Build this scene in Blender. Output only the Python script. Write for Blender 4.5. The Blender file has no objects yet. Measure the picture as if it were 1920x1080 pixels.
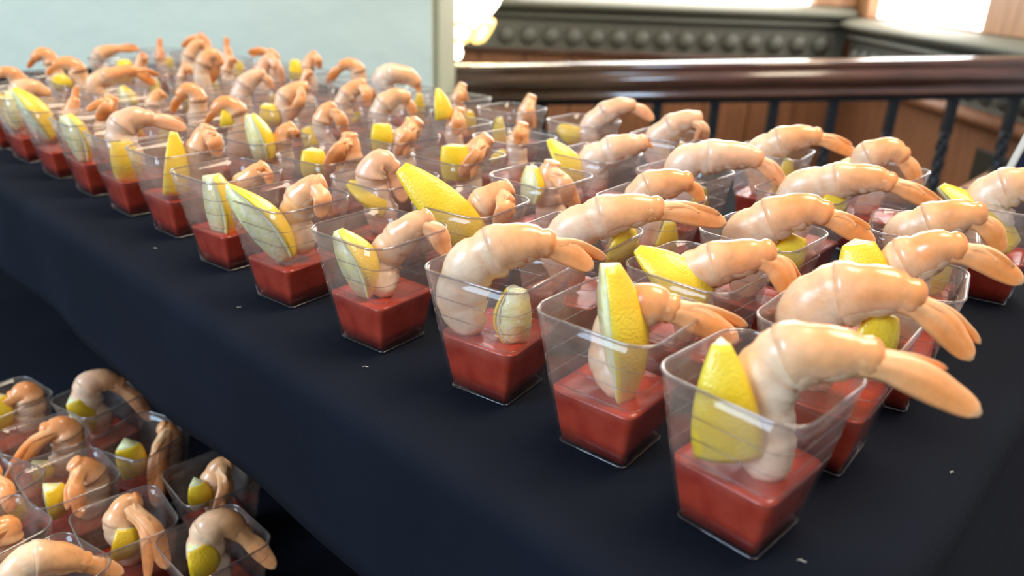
import bpy, math, random
from mathutils import Vector, Matrix, noise
R = math.radians
rnd = random.Random(7)
C = bpy.context.scene.collection
scn = bpy.context.scene

# ------------------------------------------------------------------ camera
F = 1440.0; PITCH = R(22.3); ROLL = R(2.0); CAMZ = 0.1792
O = Vector((0, 0, CAMZ))
fw = Vector((0, math.cos(PITCH), -math.sin(PITCH)))
r0 = Vector((1, 0, 0)); u0 = r0.cross(fw)
rt = r0 * math.cos(ROLL) + u0 * math.sin(ROLL)
up = -r0 * math.sin(ROLL) + u0 * math.cos(ROLL)
cd = bpy.data.cameras.new('camera'); cam = bpy.data.objects.new('camera', cd); C.objects.link(cam)
m = Matrix.Identity(4)
for i in range(3):
    m[i][0] = rt[i]; m[i][1] = up[i]; m[i][2] = -fw[i]; m[i][3] = O[i]
cam.matrix_world = m
cd.sensor_width = 36; cd.lens = F / 1920 * 36; cd.clip_start = 0.01
cd.dof.use_dof = True; cd.dof.focus_distance = 0.37; cd.dof.aperture_fstop = 8.0
scn.camera = cam

# ------------------------------------------------------------------ light
scn.view_settings.view_transform = 'Standard'; scn.view_settings.look = 'None'
scn.view_settings.gamma = 1; scn.view_settings.exposure = 0.0
scn.view_settings.use_curve_mapping = False
w = bpy.data.worlds.new('world'); scn.world = w; w.use_nodes = True
w.node_tree.nodes['Background'].inputs[0].default_value = (0.95, 0.94, 1.0, 1)
w.node_tree.nodes['Background'].inputs[1].default_value = 0.50

def area(name, loc, target, sx, sy, power, col):
    l = bpy.data.lights.new(name, 'AREA'); l.shape = 'RECTANGLE'; l.size = sx; l.size_y = sy
    l.energy = power; l.color = col
    o = bpy.data.objects.new(name, l); C.objects.link(o); o.location = loc
    o.rotation_euler = (Vector(target) - Vector(loc)).to_track_quat('-Z', 'Y').to_euler()
    return o
area('daylight_from_room_window', (-2.6, -1.3, 1.5), (-0.1, 0.5, 0), 1.5, 1.6, 125, (0.58, 0.78, 1.0))
area('ceiling_light', (0.9, 0.6, 2.3), (0.1, 0.6, 0), 1.1, 1.1, 74, (1.0, 0.84, 0.62))
area('stair_window_daylight', (1.0, 3.3, 1.5), (0.1, 0.8, 0), 1.4, 1.2, 20, (1.0, 0.95, 0.86))

scn.cycles.max_bounces = 10
scn.cycles.transparent_max_bounces = 72
scn.cycles.glossy_bounces = 3; scn.cycles.diffuse_bounces = 3; scn.cycles.transmission_bounces = 6
scn.cycles.caustics_reflective = False; scn.cycles.caustics_refractive = False
scn.cycles.sample_clamp_indirect = 6

# ------------------------------------------------------------------ projection helpers (pixel of the photo -> place in the room)
def ray(x, y): return fw + rt * ((x - 960) / F) - up * ((y - 540) / F)
def onz(x, y, z):
    d = ray(x, y); return O + d * ((z - O.z) / d.z)
def ony(x, y, Y):
    d = ray(x, y); return O + d * ((Y - O.y) / d.y)
def onx(x, y, X):
    d = ray(x, y); return O + d * ((X - O.x) / d.x)
def onplane(x, y, P, n, off=0.0):
    d = ray(x, y); return O + d * (((P - O).dot(n) + off) / d.dot(n))

# ------------------------------------------------------------------ materials
def mat(name, col=(.5, .5, .5), rough=.5, **k):
    mt = bpy.data.materials.new(name); mt.use_nodes = True
    b = mt.node_tree.nodes['Principled BSDF']
    b.inputs['Base Color'].default_value = (*col, 1); b.inputs['Roughness'].default_value = rough
    for kk, v in k.items():
        b.inputs[kk.replace('_', ' ')].default_value = v
    return mt
def nn(mt, t, **k):
    n = mt.node_tree.nodes.new(t)
    for a, v in k.items(): setattr(n, a, v)
    return n
def lk(mt, a, b): mt.node_tree.links.new(a, b)
def bump(mt, scale, strength, dist=.001, detail=3, coord='Object', stretch=None):
    b = mt.node_tree.nodes['Principled BSDF']
    tc = nn(mt, 'ShaderNodeTexCoord'); mp = nn(mt, 'ShaderNodeMapping'); nz = nn(mt, 'ShaderNodeTexNoise'); bp = nn(mt, 'ShaderNodeBump')
    if stretch: mp.inputs['Scale'].default_value = stretch
    nz.inputs['Scale'].default_value = scale; nz.inputs['Detail'].default_value = detail
    bp.inputs['Strength'].default_value = strength; bp.inputs['Distance'].default_value = dist
    lk(mt, tc.outputs[coord], mp.inputs[0]); lk(mt, mp.outputs[0], nz.inputs['Vector'])
    lk(mt, nz.outputs['Fac'], bp.inputs['Height']); lk(mt, bp.outputs[0], b.inputs['Normal'])
    return nz, tc, mp
def noisecol(mt, c1, c2, scale, detail=4, stretch=None, lo=.35, hi=.65):
    b = mt.node_tree.nodes['Principled BSDF']
    tc = nn(mt, 'ShaderNodeTexCoord'); mp = nn(mt, 'ShaderNodeMapping'); nz = nn(mt, 'ShaderNodeTexNoise'); cr = nn(mt, 'ShaderNodeValToRGB')
    if stretch: mp.inputs['Scale'].default_value = stretch
    nz.inputs['Scale'].default_value = scale; nz.inputs['Detail'].default_value = detail
    cr.color_ramp.elements[0].position = lo; cr.color_ramp.elements[1].position = hi
    cr.color_ramp.elements[0].color = (*c1, 1); cr.color_ramp.elements[1].color = (*c2, 1)
    lk(mt, tc.outputs['Object'], mp.inputs[0]); lk(mt, mp.outputs[0], nz.inputs['Vector'])
    lk(mt, nz.outputs['Fac'], cr.inputs[0]); lk(mt, cr.outputs[0], b.inputs['Base Color'])

def vcol(mt, mottled=0.12, nscale=260):
    b = mt.node_tree.nodes['Principled BSDF']
    at = nn(mt, 'ShaderNodeVertexColor', layer_name='Col')
    tc = nn(mt, 'ShaderNodeTexCoord'); nz = nn(mt, 'ShaderNodeTexNoise'); nz.inputs['Scale'].default_value = nscale; nz.inputs['Detail'].default_value = 3
    mr = nn(mt, 'ShaderNodeMapRange'); mr.inputs[1].default_value = .3; mr.inputs[2].default_value = .7
    mr.inputs[3].default_value = 1 - mottled; mr.inputs[4].default_value = 1 + mottled
    vm = nn(mt, 'ShaderNodeVectorMath', operation='SCALE')
    lk(mt, tc.outputs['Object'], nz.inputs['Vector']); lk(mt, nz.outputs['Fac'], mr.inputs[0])
    lk(mt, at.outputs[0], vm.inputs[0]); lk(mt, mr.outputs[0], vm.inputs['Scale']); lk(mt, vm.outputs[0], b.inputs['Base Color'])

# clear plastic: transparent, with a reflection that grows towards grazing angles and a little haze
def plastic(name, haze, gmin, gmax, tint=(1, 1, 1)):
    mt = bpy.data.materials.new(name); mt.use_nodes = True; nt = mt.node_tree; nt.nodes.clear()
    out = nn(mt, 'ShaderNodeOutputMaterial'); tr = nn(mt, 'ShaderNodeBsdfTransparent'); gl = nn(mt, 'ShaderNodeBsdfGlossy')
    df = nn(mt, 'ShaderNodeBsdfDiffuse'); lw = nn(mt, 'ShaderNodeLayerWeight'); lw.inputs[0].default_value = .5
    pw = nn(mt, 'ShaderNodeMath', operation='POWER'); pw.inputs[1].default_value = 3.2
    mr = nn(mt, 'ShaderNodeMapRange'); mr.inputs[3].default_value = gmin; mr.inputs[4].default_value = gmax
    tr.inputs[0].default_value = (*tint, 1); gl.inputs['Roughness'].default_value = .06; gl.inputs[0].default_value = (1, 1, 1, 1)
    df.inputs[0].default_value = (.80, .67, .56, 1)
    m1 = nn(mt, 'ShaderNodeMixShader'); m1.inputs[0].default_value = haze
    tc = nn(mt, 'ShaderNodeTexCoord'); sx = nn(mt, 'ShaderNodeSeparateXYZ'); hz = nn(mt, 'ShaderNodeMapRange'); nz = nn(mt, 'ShaderNodeTexNoise'); ml = nn(mt, 'ShaderNodeMath', operation='MULTIPLY'); m0 = nn(mt, 'ShaderNodeMapRange')
    nz.inputs['Scale'].default_value = 60; hz.inputs[1].default_value = .022; hz.inputs[2].default_value = .030; hz.inputs[3].default_value = haze * .15; hz.inputs[4].default_value = haze
    m0.inputs[1].default_value = .3; m0.inputs[2].default_value = .7; m0.inputs[3].default_value = .5; m0.inputs[4].default_value = 1.5
    lk(mt, tc.outputs['Object'], sx.inputs[0]); lk(mt, sx.outputs['Z'], hz.inputs[0]); lk(mt, tc.outputs['Object'], nz.inputs['Vector']); lk(mt, nz.outputs['Fac'], m0.inputs[0])
    lk(mt, hz.outputs[0], ml.inputs[0]); lk(mt, m0.outputs[0], ml.inputs[1]); lk(mt, ml.outputs[0], m1.inputs[0])
    m2 = nn(mt, 'ShaderNodeMixShader')
    lk(mt, lw.outputs['Facing'], pw.inputs[0]); lk(mt, pw.outputs[0], mr.inputs[0]); lk(mt, mr.outputs[0], m2.inputs[0])
    lk(mt, tr.outputs[0], m1.inputs[1]); lk(mt, df.outputs[0], m1.inputs[2])
    lk(mt, m1.outputs[0], m2.inputs[1]); lk(mt, gl.outputs[0], m2.inputs[2]); lk(mt, m2.outputs[0], out.inputs[0])
    return mt
M_cup = plastic('clear_plastic', .070, .03, .5, (.985, .972, .975))
M_rim = plastic('clear_plastic_rim', .06, .10, .85, (.74, .71, .73))
M_rib = plastic('clear_plastic_rib', .03, .03, .45, (.80, .77, .79))
M_sauce = mat('cocktail_sauce', (.33, .028, .016), .22, Specular_IOR_Level=.5, Subsurface_Weight=.0)
noisecol(M_sauce, (.34, .024, .009), (.48, .048, .018), 90, 4)
bump(M_sauce, 160, .35, .0008)
M_flesh = mat('shrimp_flesh', rough=.34, Subsurface_Weight=.12, Subsurface_Scale=.005, Coat_Weight=.25, Coat_Roughness=.2)
M_flesh.node_tree.nodes['Principled BSDF'].inputs['Subsurface Radius'].default_value = (1, .5, .3)
vcol(M_flesh, .10, 220); bump(M_flesh, 420, .30, .0006)
M_shell = mat('shrimp_shell', rough=.26, Subsurface_Weight=.08, Subsurface_Scale=.004, Coat_Weight=.4, Coat_Roughness=.15)
vcol(M_shell, .14, 160); bump(M_shell, 260, .22, .0005)
M_fin = mat('shrimp_tail_fin', rough=.36, Subsurface_Weight=.05, Subsurface_Scale=.003, Coat_Weight=.15)
vcol(M_fin, .08, 300); bump(M_fin, 700, .2, .0003)
M_peel = mat('lemon_peel', rough=.3, Coat_Weight=.2)
noisecol(M_peel, (.88, .57, .015), (.94, .71, .06), 60, 3)
bump(M_peel, 900, .5, .0006, 1)
M_pith = mat('lemon_pith', (.88, .84, .58), .55, Subsurface_Weight=.1, Subsurface_Scale=.003)
M_pulp = mat('lemon_pulp', rough=.22, Subsurface_Weight=.3, Subsurface_Scale=.006)
noisecol(M_pulp, (.90, .80, .32), (.97, .91, .58), 240, 3)
bump(M_pulp, 500, .5, .0008, 2)

M_cloth = mat('navy_cloth', rough=.95, Specular_IOR_Level=.12)
noisecol(M_cloth, (.0060, .0078, .0135), (.0080, .0105, .0185), 9, 4)
def weave(mt):
    b = mt.node_tree.nodes['Principled BSDF']
    tc = nn(mt, 'ShaderNodeTexCoord'); a = nn(mt, 'ShaderNodeTexWave'); c = nn(mt, 'ShaderNodeTexWave', bands_direction='Y')
    a.inputs['Scale'].default_value = 420; c.inputs['Scale'].default_value = 420
    ad = nn(mt, 'ShaderNodeMath', operation='ADD'); bp = nn(mt, 'ShaderNodeBump'); bp.inputs['Strength'].default_value = .35; bp.inputs['Distance'].default_value = .0004
    lk(mt, tc.outputs['UV'], a.inputs[0]); lk(mt, tc.outputs['UV'], c.inputs[0]); lk(mt, a.outputs['Fac'], ad.inputs[0]); lk(mt, c.outputs['Fac'], ad.inputs[1])
    lk(mt, ad.outputs[0], bp.inputs['Height']); lk(mt, bp.outputs[0], b.inputs['Normal'])
weave(M_cloth)
M_skirt = mat('navy_cloth_skirt', rough=.95, Specular_IOR_Level=.12)
noisecol(M_skirt, (.0060, .0078, .0135), (.0080, .0105, .0185), 9, 4)
M_wall = mat('green_plaster', (.45, .62, .57), .75)
noisecol(M_wall, (.63, .715, .61), (.67, .755, .645), 3, 5)
bump(M_wall, 7, .5, .012, 5)
M_cream = mat('cream_and_lit_plaster', (.42, .44, .30), .7)  # cream; on the left wall's end face it carries the yellowish light as colour
M_mahog = mat('mahogany', rough=.25, Coat_Weight=1.0, Coat_Roughness=.10)
noisecol(M_mahog, (.075, .030, .020), (.14, .056, .034), 10, 5, (1, 8, 8))
M_iron = mat('dark_iron', (.014, .018, .024), .4, Metallic=.3)
M_wood = mat('brown_panel_wood', rough=.5)
noisecol(M_wood, (.20, .080, .036), (.30, .125, .056), 8, 6, (9, 9, .7))
M_wood2 = mat('light_oak', rough=.45)
noisecol(M_wood2, (.34, .16, .07), (.48, .25, .12), 6, 5, (8, 8, 1))
M_frieze = mat('grey_green_frieze', (.13, .13, .108), .5)
M_frieze2 = mat('grey_ledge', (.24, .24, .19), .45)
M_dark = mat('dark_opening_green', (.018, .020, .012), .5)  # darkness of the opening in the right wall, given as colour
M_navy = mat('navy_board', (.010, .016, .05), .35)
M_edge = mat('pale_edge', (.75, .68, .58), .5)
M_carpet = mat('dark_carpet', (.02, .018, .018), .9)
M_gold = mat('gilt', (.85, .55, .18), .3, Metallic=.6)
def emis(name, col, s):
    mt = bpy.data.materials.new(name); mt.use_nodes = True; b = mt.node_tree.nodes['Principled BSDF']
    b.inputs['Base Color'].default_value = (*col, 1); b.inputs['Emission Color'].default_value = (*col, 1); b.inputs['Emission Strength'].default_value = s
    return mt
M_sky = emis('bright_window_daylight', (1, .99, .96), 4.2)
M_lamp = emis('lit_frosted_glass', (1, .93, .72), 8)
M_lampg = emis('lit_amber_glass', (1, .66, .20), 2.2)

# ------------------------------------------------------------------ mesh helpers
def mk(name, vs, fs, mt, parent=None, smooth=True, cols=None, uv=None):
    me = bpy.data.meshes.new(name); me.from_pydata([tuple(v) for v in vs], [], fs)
    for a in (mt if isinstance(mt, (list, tuple)) else [mt]): me.materials.append(a)
    if cols:
        ca = me.color_attributes.new('Col', 'FLOAT_COLOR', 'POINT')
        ca.data.foreach_set('color', [c for q in cols for c in (q[0], q[1], q[2], 1.0)])
    if uv:
        ul = me.uv_layers.new(name='UVMap')
        for l in me.loops: ul.data[l.index].uv = uv[l.vertex_index]
    if smooth: me.polygons.foreach_set('use_smooth', [True] * len(me.polygons))
    me.update()
    o = bpy.data.objects.new(name, me); C.objects.link(o); o.parent = parent
    return o
def tag(o, label=None, cat=None, group=None, kind=None):
    if label: o['label'] = label
    if cat: o['category'] = cat
    if group: o['group'] = group
    if kind: o['kind'] = kind
    return o
def empty(name, loc, rz=0):
    o = bpy.data.objects.new(name, None); C.objects.link(o); o.location = loc; o.rotation_euler = (0, 0, rz); o.empty_display_size = .01
    return o
def boxgeo(cx, ax, ay, az):   # centre, three half-axis vectors
    vs = [cx + ax * i + ay * j + az * k for i in (-1, 1) for j in (-1, 1) for k in (-1, 1)]
    fs = [(0, 1, 3, 2), (4, 6, 7, 5), (0, 4, 5, 1), (2, 3, 7, 6), (0, 2, 6, 4), (1, 5, 7, 3)]
    return vs, fs
def box(name, c, ax, ay, az, mt, parent=None, bev=0.0):
    vs, fs = boxgeo(Vector(c), Vector(ax), Vector(ay), Vector(az))
    o = mk(name, vs, fs, mt, parent, smooth=False)
    if bev:
        b = o.modifiers.new('bevel', 'BEVEL'); b.width = bev; b.segments = 2
    return o
def abox(name, x0, x1, y0, y1, z0, z1, mt, parent=None, bev=0.0):
    return box(name, ((x0 + x1) / 2, (y0 + y1) / 2, (z0 + z1) / 2), ((x1 - x0) / 2, 0, 0), (0, (y1 - y0) / 2, 0), (0, 0, (z1 - z0) / 2), mt, parent, bev)
def bridge(n, k, fs, base, closed=True):
    for i in range(n - 1):
        for j in range(k if closed else k - 1):
            a = base + i * k + j; b = base + i * k + (j + 1) % k
            fs.append((a, b, b + k, a + k))
def catmull(P, n):
    Q = [P[0] * 2 - P[1]] + list(P) + [P[-1] * 2 - P[-2]]
    L = [0]
    for i in range(1, len(P)): L.append(L[-1] + max(1e-6, (P[i] - P[i - 1]).length))
    out = []
    for k in range(n):
        s = L[-1] * k / (n - 1); i = 0
        while i < len(P) - 2 and s > L[i + 1]: i += 1
        t = (s - L[i]) / (L[i + 1] - L[i]); p0, p1, p2, p3 = Q[i], Q[i + 1], Q[i + 2], Q[i + 3]
        out.append(.5 * ((2 * p1) + (p2 - p0) * t + (2 * p0 - 5 * p1 + 4 * p2 - p3) * t * t + (3 * p1 - p0 - 3 * p2 + p3) * t ** 3))
    return out
def mixc(a, b, t): t = max(0, min(1, t)); return tuple(a[i] * (1 - t) + b[i] * t for i in range(3))
def sm(a, b, x): t = max(0., min(1., (x - a) / (b - a))); return t * t * (3 - 2 * t)

# ================================================================== room
tbl_e1 = Vector((-.736, .677, 0)).normalized(); tbl_e2 = Vector((.677, .736, 0)).normalized()
P0 = Vector((.045, .183, 0))
WALLY = 1.56; ZLOW = -.20; ZF = -.95

xw = ony(812, 90, WALLY).x
o = abox('wall_left', -3.6, xw, WALLY, 1.96, ZF, 1.9, M_wall, bev=.006); tag(o, kind='structure')
o = abox('lit_wall_return_1', xw + .0005, xw + .012, WALLY + .012, 1.95, ZF, 1.9, M_cream, bev=.002); tag(o, kind='structure')  # slab over the wall's end face, its yellowish lit tone put into the colour
o = abox('floor', -3.6, 3.2, -2.2, 4.2, ZF - .05, ZF, M_carpet); tag(o, kind='structure')

BY = 3.75; BX = 1.52
zs = ony(1300, 3, BY).z; zl = ony(1300, 30, BY).z; zt = ony(1300, 46, BY).z; zb = ony(1300, 104, BY).z
# back wall under the window, behind the stairwell
o = abox('wall_back', -.9, BX + .1, BY, BY + .15, ZF, zs, M_wood); tag(o, kind='structure')
def bullnose(name, x0, x1, y, z0, z1, dep, mt, parent, axis='x'):
    n = 12; prof = [(0, z0)] + [(-dep * math.sin(math.pi * i / n) ** .6, z0 + (z1 - z0) * i / n) for i in range(1, n)] + [(0, z1)]
    vs = []; k = len(prof)
    for e in (x0, x1):
        for a, z in prof: vs.append((e, y + a, z) if axis == 'x' else (y + a, e, z))
    fs = [(i, i + 1, k + i + 1, k + i) for i in range(k - 1)] + [tuple(range(k))[::-1], tuple(range(k, 2 * k))]
    return mk(name, vs, fs, mt, parent)
for i in range(10):
    x0 = -.62 + i * .215
    b = abox('wood_board', x0 + .003, x0 + .212, BY - .016, BY + .002, ZF + .02, zb - .012, M_wood, bpy.data.objects['wall_back'], .003)
fr = empty('carved_frieze', (0.4, BY, zb)); tag(fr, 'dark grey carved frieze with a row of round bosses under the back window', 'frieze')
def addp(o, par):
    o.parent = par; o.matrix_parent_inverse = Matrix.Translation(par.location).inverted(); return o
addp(abox('backing', -.62, BX - .03, BY - .03, BY - .017, zb, zt + .002, M_frieze), fr)
addp(bullnose('upper_moulding', -.62, BX - .02, BY - .02, zt, zl, .05, M_frieze, None), fr)
addp(bullnose('ledge', -.62, BX - .02, BY - .02, zl + .001, zs, .075, M_frieze2, None), fr)
addp(bullnose('lower_moulding', -.62, BX - .03, BY - .02, zb - .014, zb + .01, .03, M_mahog, None), fr)
xa = ony(948, 75, BY - .03).x; xb = ony(990, 75, BY - .03).x; sp = xb - xa
zc = (zt + zb) / 2; rr = sp * .40
def dome(name, c, r, depth, axis, mt):
    vs = []; fs = []; k = 16
    for i in range(5):
        a = math.pi / 2 * i / 5
        for j in range(k):
            t = 2 * math.pi * j / k
            p, q = r * math.cos(a) * math.cos(t), r * 1.05 * math.cos(a) * math.sin(t)
            d = depth * math.sin(a)
            vs.append((c[0] + p, c[1] - d, c[2] + q) if axis == 'y' else (c[0] - d, c[1] + p, c[2] + q))
    bridge(5, k, fs, 0); vs.append((c[0], c[1] - depth, c[2]) if axis == 'y' else (c[0] - depth, c[1], c[2]))
    for j in range(k): fs.append((64 + j, 64 + (j + 1) % k, 80))
    return mk(name, vs, fs, mt)
x = xa
while x < BX - .1:
    addp(dome('boss', (x, BY - .031, zc), rr, .034, 'y', M_frieze), fr); x += sp
# side wall coming forward on the right
yn = 2.35
YR0 = onx(1850, 60, BX).y
o = abox('wall_right', BX, BX + .15, 2.14, BY + .15, ZF, zs - .035, M_wood); tag(o, kind='structure')
dz0 = onx(1850, 64, BX).z - zs
fs_ = empty('side_frieze', (BX, 3.0, zb)); tag(fs_, 'dark carved frieze along the right wall under the angled window', 'frieze')
addp(abox('backing', BX - .03, BX - .001, 2.16, BY - .10, zb, zt + .002, M_frieze), fs_)
addp(bullnose('lower_moulding', 2.16, BY - .10, BX - .02, zb - .05, zb + .012, .035, M_wood, None, 'y'), fs_)
addp(bullnose('upper_moulding', 2.16, BY - .10, BX - .02, zt, zl, .05, M_frieze, None, 'y'), fs_)
addp(bullnose('ledge', 2.16, BY - .10, BX - .02, zl + .001, zs, .075, M_frieze2, None, 'y'), fs_)
y = BY - .2
while y > 2.22:
    addp(dome('boss', (BX - .031, y, zc), rr, .034, 'x', M_frieze), fs_); y -= sp
fs_.location.z += dz0
# windows
def window(name, frame_parts, pane):
    e = empty(name, (0, 0, 0)); tag(e, kind='structure')
    for n_, b_, mt_ in frame_parts: abox(n_, *b_, mt_, e, .004)
    abox('pane', *pane, M_sky, e)
xl = ony(945, 5, BY).x; xr = ony(1527, 4, BY).x
window('window_1', [('frame', (xl - .3, xl, BY + .0, BY + .1, zs, 1.9), M_frieze2), ('frame', (xr, BX - .0, BY - .02, BY + .1, zs + .002, 1.9), M_wood2), ('frame', (xl, xr, BY, BY + .1, 1.82, 1.9), M_wood2)],
       (xl, xr, BY + .05, BY + .06, zs + .002, 1.82))
yb = onx(1600, 10, BX).y; zq = zs + dz0
window('window_2', [('frame', (BX, BX + .1, min(yb, BY - .14), BY - .001, zq + .002, 1.9), M_wood2), ('frame', (BX - .02, BX + .1, 2.14, YR0, zq + .002, 1.9), M_wood2), ('frame', (BX, BX + .1, YR0, min(yb, BY - .14), 1.82, 1.9), M_wood2)],
       (BX + .05, BX + .06, YR0, min(yb, BY - .14), zq + .002, 1.82))
o = abox('wall_front', -3.6, 3.2, -2.25, -2.2, ZF, .3, M_cream); tag(o, kind='structure')

# railing
RY = 2.02
rl = empty('stair_railing', (xw + .02, RY, 0)); tag(rl, 'dark mahogany handrail on twisted iron balusters beyond the table', 'railing')
A = ony(846, 122, RY); B = ony(2300, 101, RY); ax = (B - A).normalized()
hh = ony(1300, 182, RY).z; ht = ony(1300, 115, RY).z; H_ = ht - hh
prof = [(-.010, 0), (-.030, .00), (-.032, .012), (-.022, .020), (-.030, .028), (-.044, .040), (-.048, .055), (-.042, .068), (-.034, .072), (-.038, .078), (-.040, .088), (-.038, .0965), (-.034, .098), (0, .0984), (.034, .098), (.038, .0965), (.040, .088), (.038, .078), (.034, .072), (.042, .068), (.048, .055), (.044, .040), (.030, .028), (.022, .02), (.032, .012), (.03, 0), (.01, 0)]
sc_ = H_ / .098
vs = []; k = len(prof)
for P in (A, B):
    for a, z in prof: vs.append((P.x, P.y + a * sc_, P.z + (z - .098) * sc_))
hr = mk('handrail', vs, [(i, (i + 1) % k, k + (i + 1) % k, k + i) for i in range(k)] + [tuple(range(k))[::-1], tuple(range(k, 2 * k))], M_mahog); addp(hr, rl)
a0 = A - Vector((0, 0, H_ + .007)); b0 = B - Vector((0, 0, H_ + .007))
addp(box('iron_channel', (a0 + b0) / 2, (b0 - a0) / 2, (0, .012, 0), (0, 0, .007), M_iron), rl)
def twisted(name, x, yy, z1, z0, wd, tw0, tw1):
    n = 60; vs = []; fs = []
    for i in range(n):
        t = i / (n - 1); z = z1 + (z0 - z1) * t
        a = math.pi / 4 + 14 * math.pi * max(0, min(1, (t - tw0) / (tw1 - tw0)))
        s = wd * (1 + .0 * t)
        for j in range(4):
            vs.append((x + s * math.cos(a + j * math.pi / 2), yy + s * math.sin(a + j * math.pi / 2), z))
    bridge(n, 4, fs, 0)
    return mk(name, vs, fs, M_iron, smooth=False)
for i, px in enumerate((1018, 1125, 1233, 1341, 1452, 1563, 1676, 1787, 1902, 2020)):
    P = ony(px, 190, RY); zt_ = A.z + (P.x - A.x) / (B.x - A.x) * (B.z - A.z) - H_ - .012
    addp(twisted('baluster', P.x, RY, zt_, ZF + .0, .0155, .10, .8), rl)
# stair pieces seen beyond the balusters on the right
def beam(name, q0, q1, Y, th, mt, label, cat):
    a = ony(*q0, Y); b = ony(*q1, Y); d = (b - a).normalized(); n = Vector((0, 1, 0)).cross(d).normalized()
    o = box(name, (a + b) / 2, (b - a) / 2, (0, .03, 0), n * th, mt, bev=.006); tag(o, label, cat); return o
beam('stair_beam', (1700, 430), (1908, 309), 2.4, .018, M_wood2, 'rising oak beam behind the twisted balusters at right', 'beam')
ya, yb_ = onx(1840, 270, BX).y, onx(1912, 270, BX).y; zz_ = onx(1860, 285, BX).z
o = abox('dark_opening_panel', BX - .014, BX - .002, yb_, ya, zz_ - .45, zz_, M_dark, bev=.003); tag(o, 'dark panel standing in for an opening in the right wall beyond the balusters', 'opening')  # added dark panel in place of a dark opening in the wall

# glowing glass lamp by the wall corner
LY = 2.75
lc = ony(858, -40, LY); lb = ony(852, 112, LY)
lm = empty('hanging_lamp', (lc.x, LY, lb.z)); tag(lm, 'glowing frosted glass lamp with amber scalloped edge beside the green wall', 'lamp')
hgt = lc.z - lb.z; pr = [(.0, 0), (.010, .003), (.016, .02), (.012, .04), (.03, .06), (.075, .11), (.115, .16), (.14, .22), (.15, .30)]
s_ = 1.12; vs = []; fs = []; k = 32
for r_, z in pr:
    for j in range(k):
        t = 2 * math.pi * j / k; rr_ = r_ * s_ * (1 + .06 * math.cos(8 * t))
        vs.append((rr_ * math.cos(t), rr_ * math.sin(t), z * s_))
bridge(len(pr), k, fs, 0); mk('glass_bowl', vs, fs, M_lamp, lm)
for q in range(8):
    t0 = 2 * math.pi * q / 8 + .2; vs = []; fs = []
    for i in range(14):
        a = 2 * math.pi * i / 14
        ctr = Vector((.102 * math.cos(t0), .102 * math.sin(t0), .098)); e = Vector((-math.sin(t0), math.cos(t0), 0)); g = Vector((.5 * math.cos(t0), .5 * math.sin(t0), .85)).normalized()
        rad = e * math.cos(a) + g * math.sin(a); c_ = ctr + rad * .036; nrm = e.cross(g)
        for j in range(6):
            b_ = 2 * math.pi * j / 6; vs.append(c_ + rad * .010 * math.cos(b_) + nrm * .010 * math.sin(b_))
    for i in range(14):
        for j in range(6): fs.append((i * 6 + j, i * 6 + (j + 1) % 6, ((i + 1) % 14) * 6 + (j + 1) % 6, ((i + 1) % 14) * 6 + j))
    mk('amber_scallop', vs, fs, M_lampg, lm)
vs = []; fs = []
for z in (.30, 1.5):
    for j in range(8): vs.append((.008 * math.cos(j * math.pi / 4), .008 * math.sin(j * math.pi / 4), z))
bridge(2, 8, fs, 0); mk('stem', vs, fs, M_gold, lm)

# navy board at the right edge
a = ony(1868, 343, .60); b = ony(1950, 192, .60); d = (b - a).normalized(); a = a - d * (a.z / d.z) + Vector((0, 0, .001)) if a.z > 0 else a
n = Vector((0, 1, 0)).cross(d).normalized(); n = n if n.x > 0 else -n
bd = empty('navy_board', a); tag(bd, 'navy board with thin pale edge leaning at the right end of table', 'board')
c = (a + b) / 2; L_ = (b - a).length / 2
addp(box('panel', c + n * .065, d * L_, n * .06, (0, .003, 0), M_navy), bd)
addp(box('edge_strip', c + n * .0042, d * L_, n * .0007, (0, .0036, 0), M_edge), bd)

# ================================================================== tables
def TP(s, t, z=0): v = P0 + tbl_e1 * s + tbl_e2 * t; return Vector((v.x, v.y, z))
S0 = (Vector((.142, .200, 0)) - P0).dot(tbl_e1); S1 = 1.42; T1 = .575
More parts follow.
